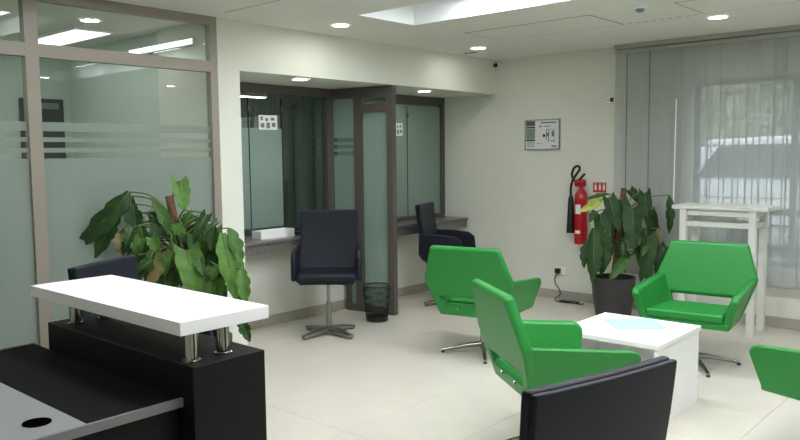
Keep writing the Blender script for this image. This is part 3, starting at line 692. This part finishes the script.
plant('potted_philodendron', (.52, -4.40), .20, .36, (169, 196), [
    (129, 192, 76, 248, 22, d_, -.05, 'long'), (118, 210, 95, 258, 18, d_, 0, 'long'), (119, 232, 124, 257, 14, b_, -.05, 'long'),
    (133, 204, 139, 248, 20, d_, .0, 'long'), (173, 238, 151, 198, 13, m_, -.1, 'long'), (179, 181, 184, 212, 22, l_, .05, 'heart'),
    (150, 212, 172, 240, 20, d_, .1, 'long'), (150, 246, 162, 290, 26, m_, -.1, 'long'), (181, 242, 168, 292, 34, m_, -.05, 'heart'),
    (203, 240, 212, 296, 38, m_, -.1, 'heart'), (187, 250, 196, 300, 32, l_, -.2, 'heart'), (222, 233, 236, 300, 26, l_, -.15, 'long'),
    (229, 228, 240, 268, 16, m_, -.1, 'long'), (242, 268, 246, 306, 14, l_, -.2, 'long'), (237, 290, 243, 330, 16, m_, -.1, 'long'), (240, 318, 250, 342, 12, d_, -.1, 'long'),
    (184, 226, 208, 246, 14, m_, .05, 'long'), (140, 225, 150, 262, 18, m_, -.12, 'long'), (160, 252, 150, 286, 22, b_, -.15, 'heart'),
    (165, 262, 176, 300, 26, d_, .1, 'heart'), (205, 268, 226, 306, 28, d_, .12, 'heart'), (172, 222, 186, 262, 18, d_, .1, 'heart'),
    (132, 196, 128, 226, 12, d_, .05, 'long'), (212, 262, 218, 312, 24, m_, -.18, 'long')],
    'tall leafy potted philodendron on a moss pole between reception desk and pier', 22, 99, 1.15, (62, 130, 218, 212, 276, 1.0))
plant('potted_philodendron', (1.725, -.48), .205, .40, (624, 188), [
    (603, 199, 579, 212, 11, y_, -.1, 'long'), (609, 194, 584, 200, 6, m_, -.05, 'long'), (645, 193, 649, 228, 17, d_, -.1, 'heart'),
    (633, 208, 634, 250, 28, d_, -.2, 'heart'), (672, 195, 669, 234, 11, d_, -.1, 'long'), (594, 228, 592, 283, 20, d_, -.15, 'long'),
    (600, 214, 607, 258, 24, d_, -.1, 'heart'), (609, 198, 619, 232, 20, d_, -.15, 'heart'), (648, 236, 640, 282, 26, d_, -.15, 'heart'),
    (661, 228, 650, 258, 12, b_, -.1, 'long'), (669, 246, 655, 274, 16, d_, -.05, 'heart'), (626, 258, 609, 280, 16, m_, -.2, 'heart'),
    (602, 238, 604, 272, 20, d_, -.12, 'heart'), (622, 200, 630, 222, 16, d_, -.05, 'heart'), (616, 226, 620, 262, 20, d_, .05, 'heart'),
    (655, 212, 662, 250, 18, d_, .08, 'heart'), (640, 246, 650, 284, 22, m_, -.05, 'heart'), (588, 240, 584, 268, 14, d_, 0, 'long'),
    (630, 190, 642, 206, 14, d_, .05, 'heart'), (612, 246, 600, 276, 16, d_, -.02, 'long')],
    'potted philodendron in a charcoal ribbed pot beside the red extinguisher', 10, -.24, .95, (16, 596, 660, 205, 262, .9))

# ================================================================== OUTSIDE, BEYOND THE BLIND
struct(MB().box(-6, 20, .25, 30, -.05, .10).build('ground_outside', M_asphalt))
hd = MB(); rg = random.Random(11)
for k in range(5200):
    c = Vector((rg.uniform(-4, 14), 10.6 + rg.uniform(-.6, .8), rg.uniform(.9, 5.2))); c.y += .5 * math.sin(c.x * 1.7) + .4 * math.sin(c.z * 2.1)
    a = Vector((rg.uniform(-1, 1), rg.uniform(-1, 1), rg.uniform(-1, 1))).normalized(); b = a.orthogonal().normalized(); s = rg.uniform(.08, .2)
    hd.poly([c - a * s, c + b * s * .5, c + a * s, c - b * s * .5])
h = hd.build('hedge_foliage', M_hedge, fix=False); h['kind'] = 'stuff'; tag(h, 'tall pale green hedge beyond the parked car outside', 'hedge')
struct(MB().box(-6, 18, 12, 12.2, .1, 5.2).build('wall_boundary', M_boundary))
def car(loc, rz, lab):
    t = empty('parked_car', loc, rz); tag(t, lab, 'car')
    side = [(-2.3, .42), (-2.35, .75), (-2.2, 1.0), (-1.1, 1.12), (-.55, 1.66), (.2, 1.74), (1.6, 1.70), (2.15, 1.15), (2.3, 1.0), (2.32, .45)]
    mb = MB(); n = len(side)
    for yy, f in ((-.9, 0), (.9, 0)): mb.v += [(x, yy * (1 - .16 * max(0, (z - 1.1) / .6)), z) for x, z in side]
    mb.f = [tuple(range(n)), tuple(range(2 * n - 1, n - 1, -1))] + [(i, (i + 1) % n, n + (i + 1) % n, n + i) for i in range(n)]
    mb.build('body', M_carwhite, t, bevel=.05, seg=3)
    for s in (-1, 1):
        yo = lambda z: s * (.905 - .145 * max(0, (z - 1.1) / .6))
        for w in ([(-.95, 1.14), (-.5, 1.58), (.25, 1.62), (.25, 1.14)], [(.33, 1.14), (.33, 1.62), (1.45, 1.58), (1.75, 1.14)]):
            MB().slab([(x, yo(z), z) for x, z in w], .012).build('side_window', M_carglass, t)
        for x in (-1.45, 1.45):
            wl = MB().tube([(x, s * .72, .36), (x, s * .94, .36)], .36, 24).build('wheel', M_rubber, t, smooth='auto'); MB().tube([(x, s * .93, .36), (x, s * .955, .36)], .2, 16).build('hub', M_alu, wl)
        MB().box(-2.0, 2.0, s * .91 - .01, s * .91 + .01, .62, .70).build('side_trim', M_dark, t)
        MB().box(-.75, -.6, s * .93, s * 1.08, 1.12, 1.28).build('mirror', M_carwhite, t)
    MB().slab([(-1.08, -.78, 1.15), (-1.08, .78, 1.15), (-.6, .72, 1.62), (-.6, -.72, 1.62)], .012).build('windscreen', M_carglass, t)
    MB().box(-2.36, -2.28, -.8, -.5, .78, .92).build('headlight', M_paper, t); MB().box(-2.36, -2.28, .5, .8, .78, .92).build('headlight', M_paper, t)
car((2.55, 5.0, .10), math.radians(183), 'white estate car parked outside, seen through the blind')
